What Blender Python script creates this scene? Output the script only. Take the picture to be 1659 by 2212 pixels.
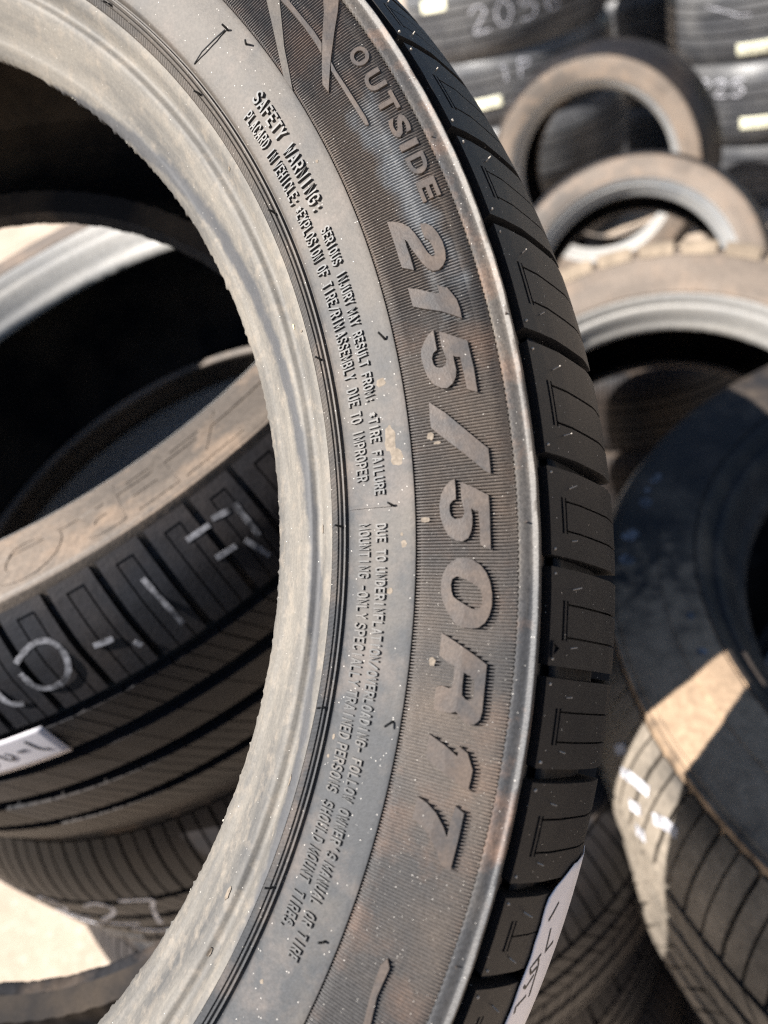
import bpy, bmesh, math, random
from mathutils import Vector, Matrix, noise as mnoise
random.seed(7)
for o in list(bpy.data.objects):
    bpy.data.objects.remove(o)
SC = bpy.context.scene
COL = SC.collection

# ------------------------------------------------------------------ camera, world, sun
# "camera space" below: x right, y up, z back, in millimetres from the lens
Zw = Vector((-0.27, 0.76, 0.59)).normalized()          # world up seen from the camera
fw = Vector((0, 0, -1)); fw = (fw - Zw * fw.dot(Zw)).normalized()
Xw = fw.cross(Zw).normalized()
RWC = Matrix((Xw, fw, Zw))                              # camera space -> world
CAM_H = 1.42
CAMLOC = Vector((0, 0, CAM_H))
def c2w(v):
    return RWC @ (Vector(v) * 0.001) + CAMLOC
cd = bpy.data.cameras.new('camera'); cam = bpy.data.objects.new('camera', cd); COL.objects.link(cam)
cam.matrix_world = Matrix.Translation(CAMLOC) @ RWC.to_4x4()
cd.sensor_fit = 'VERTICAL'; cd.sensor_height = 36; cd.sensor_width = 27
cd.lens = 1626.55 / 2212 * 36
cd.clip_start = 0.01; cd.clip_end = 200
cd.dof.use_dof = True; cd.dof.focus_distance = 0.228; cd.dof.aperture_fstop = 8.6; cd.dof.aperture_blades = 0
SC.camera = cam

SUNC = Vector((-0.8041, 0.2884, 0.5198)).normalized()   # towards the sun, camera space
SW = (RWC @ SUNC).normalized()
elev = math.asin(SW.z); rot = math.atan2(SW.x, SW.y)
w = bpy.data.worlds.new("World"); SC.world = w; w.use_nodes = True
nt = w.node_tree; nt.nodes.clear()
sky = nt.nodes.new('ShaderNodeTexSky'); sky.sky_type = 'NISHITA'; sky.sun_disc = False
sky.sun_elevation = elev; sky.sun_rotation = rot; sky.altitude = 200; sky.air_density = 1.0; sky.dust_density = 0.6
bg = nt.nodes.new('ShaderNodeBackground'); bg.inputs['Strength'].default_value = 0.05
wo = nt.nodes.new('ShaderNodeOutputWorld')
nt.links.new(sky.outputs[0], bg.inputs[0]); nt.links.new(bg.outputs[0], wo.inputs[0])
sd = bpy.data.lights.new('sun', 'SUN'); sd.energy = 5.0; sd.angle = math.radians(0.5); sd.color = (1.0, 0.955, 0.895)
so = bpy.data.objects.new('sun', sd); COL.objects.link(so)
so.rotation_euler = SW.to_track_quat('Z', 'Y').to_euler(); so.location = (0, 0, 5)
SC.view_settings.view_transform = 'Standard'; SC.view_settings.look = 'None'
SC.view_settings.exposure = 1.25; SC.view_settings.gamma = 1.0; SC.view_settings.use_curve_mapping = False
SC.render.engine = 'CYCLES'; SC.cycles.max_bounces = 6; SC.cycles.use_denoising = False; SC.cycles.filter_width = 1.2

# ------------------------------------------------------------------ materials
def N(nt, t, **k):
    n = nt.nodes.new(t)
    for a, b in k.items(): setattr(n, a, b)
    return n
def math_n(nt, op, a, b=None, c=None):
    n = N(nt, 'ShaderNodeMath', operation=op)
    for i, v in enumerate((a, b, c)):
        if v is None: continue
        if isinstance(v, (int, float)): n.inputs[i].default_value = v
        else: nt.links.new(v, n.inputs[i])
    return n.outputs[0]
def ramp(nt, x, lo, hi):
    n = N(nt, 'ShaderNodeMapRange'); n.inputs[1].default_value = lo; n.inputs[2].default_value = hi
    nt.links.new(x, n.inputs[0]); return n.outputs[0]
def mixc(nt, f, a, b):
    n = N(nt, 'ShaderNodeMix', data_type='RGBA')
    if isinstance(f, (int, float)): n.inputs[0].default_value = f
    else: nt.links.new(f, n.inputs[0])
    for s, v in ((6, a), (7, b)):
        if isinstance(v, tuple): n.inputs[s].default_value = (*v, 1)
        else: nt.links.new(v, n.inputs[s])
    return n.outputs[2]
def noise_n(nt, vec, scale, detail=4, rough=0.55):
    n = N(nt, 'ShaderNodeTexNoise'); n.inputs['Scale'].default_value = scale
    n.inputs['Detail'].default_value = detail; n.inputs['Roughness'].default_value = rough
    nt.links.new(vec, n.inputs['Vector']); return n.outputs[0]
def light_mask(nt, tc, th0, th1, r0, r1):
    """0..1 blotchy mask of painted light and shade on the side wall, in the tyre's own polar coordinates"""
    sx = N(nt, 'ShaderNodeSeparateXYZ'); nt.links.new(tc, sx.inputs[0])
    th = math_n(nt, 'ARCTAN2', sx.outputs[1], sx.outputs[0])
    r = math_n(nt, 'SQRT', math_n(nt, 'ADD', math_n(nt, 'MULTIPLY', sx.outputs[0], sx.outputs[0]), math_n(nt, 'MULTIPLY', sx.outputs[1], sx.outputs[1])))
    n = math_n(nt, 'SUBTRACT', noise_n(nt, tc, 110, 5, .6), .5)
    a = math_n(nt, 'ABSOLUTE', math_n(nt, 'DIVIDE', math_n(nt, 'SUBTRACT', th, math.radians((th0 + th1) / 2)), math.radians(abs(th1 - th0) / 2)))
    # the painted patch runs slightly slanted
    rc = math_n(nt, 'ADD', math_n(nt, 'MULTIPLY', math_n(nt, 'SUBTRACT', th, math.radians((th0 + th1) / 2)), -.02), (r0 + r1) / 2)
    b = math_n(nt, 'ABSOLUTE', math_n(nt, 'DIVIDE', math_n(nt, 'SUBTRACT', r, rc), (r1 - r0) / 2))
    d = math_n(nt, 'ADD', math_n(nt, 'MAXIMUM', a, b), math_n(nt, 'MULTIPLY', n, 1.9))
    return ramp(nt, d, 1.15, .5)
def rubber(name, base=(.03, .03, .032), dust=(.2, .17, .14), stain=None, amt=(.45, .7), dmax=.7, scale=25, rough=.62,
           speck=0.000, speck_size=1500, streak=0., bump=.15, bscale=1800, spec=.45, grain=.25, bdist=.0002, toned=None, ccol=(.22, .23, .24), cmix=.75, up=None):
    m = bpy.data.materials.new(name); m.use_nodes = True
    nt = m.node_tree; b = nt.nodes['Principled BSDF']
    tc = N(nt, 'ShaderNodeTexCoord').outputs['Object']
    vec = tc
    if streak:
        sx = N(nt, 'ShaderNodeSeparateXYZ'); nt.links.new(tc, sx.inputs[0])
        th = math_n(nt, 'ARCTAN2', sx.outputs[1], sx.outputs[0])
        r2 = math_n(nt, 'ADD', math_n(nt, 'MULTIPLY', sx.outputs[0], sx.outputs[0]), math_n(nt, 'MULTIPLY', sx.outputs[1], sx.outputs[1]))
        r = math_n(nt, 'SQRT', r2)
        cx = N(nt, 'ShaderNodeCombineXYZ')
        nt.links.new(math_n(nt, 'MULTIPLY', th, .25 / streak), cx.inputs[0]); nt.links.new(r, cx.inputs[1]); nt.links.new(sx.outputs[2], cx.inputs[2])
        vec = cx.outputs[0]
    n1 = noise_n(nt, vec, scale, 6, .6)
    if up:
        sy = N(nt, 'ShaderNodeSeparateXYZ'); nt.links.new(tc, sy.inputs[0])
        n1 = math_n(nt, 'ADD', n1, math_n(nt, 'MULTIPLY', sy.outputs[1], up))
    f1 = math_n(nt, 'MULTIPLY', ramp(nt, n1, amt[0], amt[1]), dmax)
    col = mixc(nt, f1, base, dust)
    if stain:
        n2 = noise_n(nt, tc, scale * 1.7 + 3, 5, .65)
        col = mixc(nt, math_n(nt, 'MULTIPLY', ramp(nt, n2, .5, .68), stain[3]), col, stain[:3])
    if toned:
        col = mixc(nt, math_n(nt, 'MULTIPLY', light_mask(nt, tc, *toned), cmix), col, ccol)  # painted light and shade mixed into the base colour
    if grain:
        n3 = noise_n(nt, tc, bscale * .55, 3, .7)
        g = N(nt, 'ShaderNodeMix', data_type='RGBA', blend_type='MULTIPLY'); g.inputs[0].default_value = 1
        cc = N(nt, 'ShaderNodeCombineColor'); v = N(nt, 'ShaderNodeMapRange')
        v.inputs[1].default_value = .3; v.inputs[2].default_value = .7; v.inputs[3].default_value = 1 - grain; v.inputs[4].default_value = 1 + grain
        nt.links.new(n3, v.inputs[0])
        for i in range(3): nt.links.new(v.outputs[0], cc.inputs[i])
        nt.links.new(col, g.inputs[6]); nt.links.new(cc.outputs[0], g.inputs[7]); col = g.outputs[2]
    if speck:
        vo = N(nt, 'ShaderNodeTexVoronoi'); vo.inputs['Scale'].default_value = speck_size; vo.inputs['Randomness'].default_value = 1
        nt.links.new(tc, vo.inputs['Vector'])
        s1 = math_n(nt, 'LESS_THAN', vo.outputs['Distance'], .21)
        sc_ = N(nt, 'ShaderNodeSeparateColor'); nt.links.new(vo.outputs['Color'], sc_.inputs[0])
        s2 = math_n(nt, 'LESS_THAN', sc_.outputs[0], speck)
        col = mixc(nt, math_n(nt, 'MULTIPLY', math_n(nt, 'MULTIPLY', s1, s2), .75), col, (.72, .68, .62))
    nt.links.new(col, b.inputs['Base Color'])
    b.inputs['Roughness'].default_value = rough; b.inputs['Specular IOR Level'].default_value = spec
    if bump:
        n4 = noise_n(nt, tc, bscale, 3, .6); n5 = noise_n(nt, vec, scale * 8, 3, .6)
        bp = N(nt, 'ShaderNodeBump'); bp.inputs['Strength'].default_value = bump * 3; bp.inputs['Distance'].default_value = bdist
        nt.links.new(math_n(nt, 'ADD', n4, n5), bp.inputs['Height']); nt.links.new(bp.outputs[0], b.inputs['Normal'])
    return m
def plain(name, col, rough=.6, spec=.4, var=.0, scale=60):
    m = bpy.data.materials.new(name); m.use_nodes = True
    nt = m.node_tree; b = nt.nodes['Principled BSDF']
    b.inputs['Base Color'].default_value = (*col, 1); b.inputs['Roughness'].default_value = rough; b.inputs['Specular IOR Level'].default_value = spec
    if var:
        tc = N(nt, 'ShaderNodeTexCoord').outputs['Object']
        n = noise_n(nt, tc, scale, 5, .6)
        nt.links.new(mixc(nt, ramp(nt, n, .35, .65), tuple(c * (1 - var) for c in col), tuple(min(.9, c * (1 + var)) for c in col)), b.inputs['Base Color'])
    return m
M = {}
M['bead'] = rubber('bead rubber with pale dust', toned=(-500, 500, .2325, .2372), ccol=(.06, .062, .068), cmix=.85, base=(.072, .071, .07), dust=(.21, .19, .162), stain=(.26, .222, .18, .45), amt=(.30, .66), dmax=.85, scale=100, rough=.65, speck=0.009, speck_size=1500, streak=6, bump=.05, grain=.14, up=.3, spec=.35)  # blotchy dark ring paints groove shade and worn rubber into the colour
M['plain'] = rubber('smooth grey sidewall rubber', (.038, .0395, .0425), (.108, .092, .076), up=1.0, stain=(.15, .12, .10, .45), amt=(.42, .68), dmax=.75, scale=30, rough=.6, spec=.35, speck=0.040, speck_size=1500, bump=.09, grain=.2)
M['ribbed'] = rubber('ribbed sidewall rubber', toned=(17, 31, .2775, .2875), ccol=(.21, .22, .23), base=(.060, .057, .056), dust=(.13, .103, .083), stain=(.15, .10, .075, .6), amt=(.38, .66), dmax=.8, scale=22, rough=.5, speck=0.054, speck_size=1500, bump=.12, grain=.3)  # sky glint painted as a pale patch on the dust-free ribs
M['letter'] = rubber('raised letter rubber', (.048, .044, .043), (.095, .07, .054), stain=(.125, .096, .076, .4), amt=(.35, .62), dmax=.9, scale=70, rough=.48, speck=0.009, speck_size=1500, bump=.08, grain=.2)
M['small'] = rubber('small letter rubber', (.038, .038, .039), (.10, .086, .073), amt=(.45, .65), dmax=.6, scale=60, rough=.5, bump=.04, grain=.1)
M['ledge'] = rubber('shoulder ledge rubber', (.045, .045, .047), (.18, .152, .122), stain=(.25, .15, .1, .5), amt=(.42, .66), dmax=.8, scale=28, rough=.52, speck=0.054, speck_size=1500, streak=3, bump=.2, grain=.3)
M['groove'] = rubber('deep groove rubber', (.016, .016, .018), (.07, .05, .036), amt=(.5, .7), dmax=.6, scale=60, rough=.6, bump=.2)
M['block'] = rubber('black tread rubber', (.013, .013, .015), (.036, .033, .030), amt=(.42, .74), dmax=.5, scale=45, rough=.55, speck=0.018, speck_size=1500, bump=.12, grain=.2, spec=.28)
M['liner'] = rubber('inner liner rubber', (.010, .010, .012), (.075, .056, .04), amt=(.42, .66), dmax=.8, scale=12, rough=.75, bump=.1, bdist=.0005, spec=.15)
M['hair'] = plain('vent hair rubber', (.012, .013, .014), .4)
M['hair_lit'] = plain('sunlit pale vent stub rubber', (.42, .38, .33), .7)  # pale colour paints the sun catching stubs above the shaded blocks
M['flash'] = rubber('torn bead flash rubber', (.2, .19, .17), (.45, .42, .36), amt=(.35, .6), dmax=.9, scale=120, rough=.7, bump=.1)
M['mud'] = plain('dried mud', (.2, .168, .135), .95, .1, .2, 900)
M['chip'] = plain('pale yellow chip', (.62, .58, .36), .7, .3, .1, 800)
M['paper'] = plain('white sticker paper', (.72, .69, .72), .45, .4, .03, 200)
M['paper_y'] = plain('yellowish sticker paper', (.8, .78, .6), .5, .4, .04, 30)
M['ink'] = plain('black marker ink', (.015, .015, .02), .5)
# background rubbers
M['bg_side'] = rubber('dusty brown sidewall rubber', (.085, .07, .058), (.235, .185, .145), stain=(.26, .185, .13, .55), amt=(.35, .65), dmax=.8, scale=14, rough=.6, bump=.12, bscale=600, bdist=.0006, streak=3)
M['bg_bead'] = rubber('dusty pale bead rubber', (.2, .205, .21), (.36, .34, .31), amt=(.35, .6), dmax=.8, scale=20, rough=.55, streak=6, bump=.1, bscale=600, bdist=.0006)
M['bg_tread'] = rubber('worn black tread rubber', (.016, .016, .019), (.065, .048, .036), amt=(.42, .72), dmax=.6, scale=9, rough=.5, bump=.12, bscale=600, bdist=.0006, spec=.3)
M['bg_tan'] = rubber('muddy tread rubber', (.16, .125, .09), (.36, .28, .2), amt=(.35, .62), dmax=.85, scale=18, rough=.8, bump=.2, bscale=500, bdist=.001)
M['bg_dark'] = rubber('dark grimy sidewall rubber', (.02, .02, .023), (.10, .075, .055), stain=(.15, .11, .08, .5), amt=(.45, .7), dmax=.8, scale=9, rough=.65, spec=.2, bump=.1, bscale=500, bdist=.001)
M['bg_tanside'] = rubber('sidewall rubber with a painted sunlit tan patch', (.02, .019, .02), (.09, .068, .05), stain=(.13, .1, .075, .5), amt=(.45, .7), dmax=.8, scale=9, rough=.65, spec=.2, bump=.2, bscale=400, bdist=.001, toned=(90, 152, .225, .31), ccol=(.40, .285, .19), cmix=.9)  # tan patch is sunlight painted into the colour, the rest stays dark
M['bg_dusttread'] = rubber('dusty tread rubber', (.04, .037, .034), (.27, .23, .185), amt=(.4, .62), dmax=.85, scale=9, rough=.6, bump=.2, bscale=400, bdist=.001)
M['bg_black'] = rubber('clean black tread rubber', (.055, .057, .063), (.21, .205, .2), amt=(.4, .7), dmax=.6, scale=6, rough=.42, bump=.1, bscale=500, bdist=.0006)
def chalk_mat(name, hi, lo_, hi_):
    m = plain(name, (.5, .5, .55), .9, .2); nt = m.node_tree; b = nt.nodes['Principled BSDF']
    tc = N(nt, 'ShaderNodeTexCoord').outputs['Object']
    n = noise_n(nt, tc, 130, 6, .75)
    nt.links.new(mixc(nt, ramp(nt, n, lo_, hi_), (.03, .03, .034), (hi, hi, hi * 1.08)), b.inputs['Base Color']); return m
M['chalk'] = chalk_mat('white chalk', .6, .34, .56)
M['chalk_faint'] = chalk_mat('smudged chalk', .3, .38, .66)

# ------------------------------------------------------------------ mesh helpers (mm in, metres out)
def obj(name, verts, faces, mat, parent=None, smooth=True, sharp=35, k=.001, recalc=False):
    me = bpy.data.meshes.new(name)
    me.from_pydata([(a * k, b * k, c * k) for a, b, c in verts], [], faces)
    me.materials.append(M[mat] if isinstance(mat, str) else mat)
    if recalc:
        bm = bmesh.new(); bm.from_mesh(me); bmesh.ops.recalc_face_normals(bm, faces=bm.faces); bm.to_mesh(me); bm.free()
    if smooth:
        me.polygons.foreach_set('use_smooth', [True] * len(me.polygons))
        if sharp: me.set_sharp_from_angle(angle=math.radians(sharp))
    me.update()
    o = bpy.data.objects.new(name, me); COL.objects.link(o)
    if parent: o.parent = parent
    return o
def pol(th, r, z):
    a = math.radians(th); return (r * math.cos(a), r * math.sin(a), z)
def revolve(name, prof, n, mat, parent, fn=None, sharp=40, s=1.0, closed=False):
    """prof: list of (r,z); fn(i,j,r,z,th)->(r,z,th)"""
    V = []; F = []; m = len(prof)
    for j in range(n):
        th = 360 * j / n
        for i, (r, z) in enumerate(prof):
            rr, zz, tt = (r, z, th) if fn is None else fn(i, j, r, z, th)
            V.append(pol(tt, rr * s, zz * s))
    mm = m if closed else m - 1
    for j in range(n):
        a = j * m; b = ((j + 1) % n) * m
        for i in range(mm):
            i2 = (i + 1) % m
            F.append((a + i, b + i, b + i2, a + i2))
    return obj(name, V, F, mat, parent, True, sharp)
class Path:
    def __init__(s, pts, sc=1.0):
        s.p = [(a * sc, b * sc) for a, b in pts]; s.L = [0]
        for (a, b), (c, d) in zip(s.p, s.p[1:]): s.L.append(s.L[-1] + math.hypot(c - a, d - b))
        s.len = s.L[-1]
    def at(s, t, off=0):
        t = max(0, min(s.len, t)); i = 0
        while i < len(s.L) - 2 and s.L[i + 1] < t: i += 1
        f = (t - s.L[i]) / (s.L[i + 1] - s.L[i])
        (a, b), (c, d) = s.p[i], s.p[i + 1]
        def nrm(k):
            k = min(max(k, 1), len(s.p) - 2); k0 = k - 1; k1 = k + 1
            x, y = s.p[k1][0] - s.p[k0][0], s.p[k1][1] - s.p[k0][1]; l = math.hypot(x, y); return (-y / l, x / l)
        n0, n1 = nrm(i), nrm(i + 1); nx = n0[0] * (1 - f) + n1[0] * f; ny = n0[1] * (1 - f) + n1[1] * f
        return (a + (c - a) * f + nx * off, b + (d - b) * f + ny * off)
def block_geo(V, F, path, th0, th1, S, T, cut, cd_=1.8, base=7.0, skew=lambda s: 0, bevel=0.0):
    """a raised block on path between S[0]..S[-1], fractions T across th0..th1; cut(i,j) cells are sunk"""
    idx = {}
    def v(i, j, l):
        k = (i, j, l)
        if k not in idx:
            off = {0: 0, 1: -cd_, 2: -base}[l]
            r, z = path.at(S[i], off); th = th0 + (th1 - th0) * T[j] + skew(S[i])
            idx[k] = len(V); V.append(pol(th, r, z))
        return idx[k]
    ns, ntt = len(S) - 1, len(T) - 1
    f0 = len(F)
    lev = lambda i, j: 2 if not (0 <= i < ns and 0 <= j < ntt) else (1 if cut(i, j) else 0)
    for i in range(ns):
        for j in range(ntt):
            l = lev(i, j)
            F.append((v(i, j, l), v(i, j + 1, l), v(i + 1, j + 1, l), v(i + 1, j, l)))
            for (di, dj, a, b) in ((-1, 0, (i, j), (i, j + 1)), (1, 0, (i + 1, j + 1), (i + 1, j)), (0, -1, (i + 1, j), (i, j)), (0, 1, (i, j + 1), (i + 1, j + 1))):
                m = lev(i + di, j + dj)
                if m > l: F.append((v(*a, m), v(*b, m), v(*b, l), v(*a, l)))
def ribbon_solid(V, F, pts, wd, pos, off0=.15, off1=.5):
    """flat stroke along (u,v) pts, pos(u,v,off)->xyz; wd in v units is a tuple (du,dv) function of direction"""
    n = len(pts); L = []; R = []
    for i, (a, b) in enumerate(pts):
        p, q = pts[max(0, i - 1)], pts[min(n - 1, i + 1)]
        dx, dy = q[0] - p[0], q[1] - p[1]; l = math.hypot(dx, dy) or 1
        w_ = wd * (.85 + .3 * random.random()) / 2
        L.append((a - dy / l * w_, b + dx / l * w_)); R.append((a + dy / l * w_, b - dx / l * w_))
    b0 = len(V)
    for (a, b), (c, d) in zip(L, R):
        V.append(pos(a, b, off1)); V.append(pos(c, d, off1)); V.append(pos(a, b, off0)); V.append(pos(c, d, off0))
    for i in range(n - 1):
        k = b0 + 4 * i
        F += [(k, k + 1, k + 5, k + 4), (k + 2, k + 6, k + 7, k + 3), (k, k + 4, k + 6, k + 2), (k + 1, k + 3, k + 7, k + 5)]
    k = b0 + 4 * (n - 1)
    F += [(b0, b0 + 2, b0 + 3, b0 + 1), (k, k + 1, k + 3, k + 2)]
def dense(pts, step):
    out = [pts[0]]
    for (a, b), (c, d) in zip(pts, pts[1:]):
        n = max(1, int(math.hypot(c - a, d - b) / step))
        out += [(a + (c - a) * i / n, b + (d - b) * i / n) for i in range(1, n + 1)]
    return out
def poly_solid(name, loops, mapf, h0, h1, mat, parent, maxlen=None):
    """filled polygon with holes in (x,y), extruded between h0..h1, mapped with mapf(x,y,h)->xyz (mm)"""
    cu = bpy.data.curves.new('tmp', 'CURVE'); cu.dimensions = '2D'; cu.fill_mode = 'BOTH'
    for lp in loops:
        sp = cu.splines.new('POLY'); sp.points.add(len(lp) - 1)
        for q, (x, y) in zip(sp.points, lp): q.co = (x, y, 0, 1)
        sp.use_cyclic_u = True
    cu.extrude = .5
    return curve_mapped(name, cu, mapf, h0, h1, mat, parent)
def curve_mapped(name, cu, mapf, h0, h1, mat, parent, norm=None):
    t = bpy.data.objects.new('tmp', cu); COL.objects.link(t)
    me = bpy.data.meshes.new_from_object(t.evaluated_get(bpy.context.evaluated_depsgraph_get()))
    bpy.data.objects.remove(t); bpy.data.curves.remove(cu)
    xs = [v.co.x for v in me.vertices]; x0, x1 = min(xs), max(xs)
    for v in me.vertices:
        x, y, z = v.co
        if norm: x = (x - x0) / (x1 - x0)
        h = h1 if z > 0 else h0
        p = mapf(x, y, h); v.co = (p[0] * .001, p[1] * .001, p[2] * .001)
    me.materials.clear(); me.materials.append(M[mat])
    me.polygons.foreach_set('use_smooth', [False] * len(me.polygons))
    bm = bmesh.new(); bm.from_mesh(me); bmesh.ops.recalc_face_normals(bm, faces=bm.faces); bm.to_mesh(me); bm.free()
    me.name = name; me.update()
    o = bpy.data.objects.new(name, me); COL.objects.link(o); o.parent = parent
    return o
def tube(V, F, pts, r0, r1, n=7):
    pts = [Vector(p) for p in pts]; b0 = len(V); m = len(pts)
    for i, p in enumerate(pts):
        d = (pts[min(m - 1, i + 1)] - pts[max(0, i - 1)]).normalized()
        a = d.orthogonal().normalized(); b = d.cross(a); r = r0 + (r1 - r0) * i / (m - 1)
        for k in range(n):
            t = 2 * math.pi * k / n; V.append(tuple(p + a * math.cos(t) * r + b * math.sin(t) * r))
    for i in range(m - 1):
        for k in range(n):
            F.append((b0 + i * n + k, b0 + i * n + (k + 1) % n, b0 + (i + 1) * n + (k + 1) % n, b0 + (i + 1) * n + k))
    F.append(tuple(b0 + k for k in range(n))[::-1]); F.append(tuple(b0 + (m - 1) * n + k for k in range(n)))
def blob(V, F, c, r, sq=(1, 1, 1)):
    b0 = len(V); n = 8; rings = 5
    for i in range(rings + 1):
        ph = math.pi * i / rings
        for k in range(n):
            t = 2 * math.pi * k / n; rr = r * (.8 + .4 * random.random())
            V.append((c[0] + rr * sq[0] * math.sin(ph) * math.cos(t), c[1] + rr * sq[1] * math.sin(ph) * math.sin(t), c[2] + rr * sq[2] * math.cos(ph)))
    for i in range(rings):
        for k in range(n):
            F.append((b0 + i * n + k, b0 + (i + 1) * n + k, b0 + (i + 1) * n + (k + 1) % n, b0 + i * n + (k + 1) % n))
def thing(name, label, cat, mw, group=None):
    o = bpy.data.objects.new(name, None); COL.objects.link(o); o.empty_display_size = .05
    o.matrix_world = mw; o['label'] = label; o['category'] = cat
    if group: o['group'] = group
    return o
def interp(x, pts):
    if x <= pts[0][0]: return pts[0][1]
    for (a, b), (c, d) in zip(pts, pts[1:]):
        if x <= c: return b + (d - b) * (x - a) / (c - a)
    return pts[-1][1]

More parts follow.
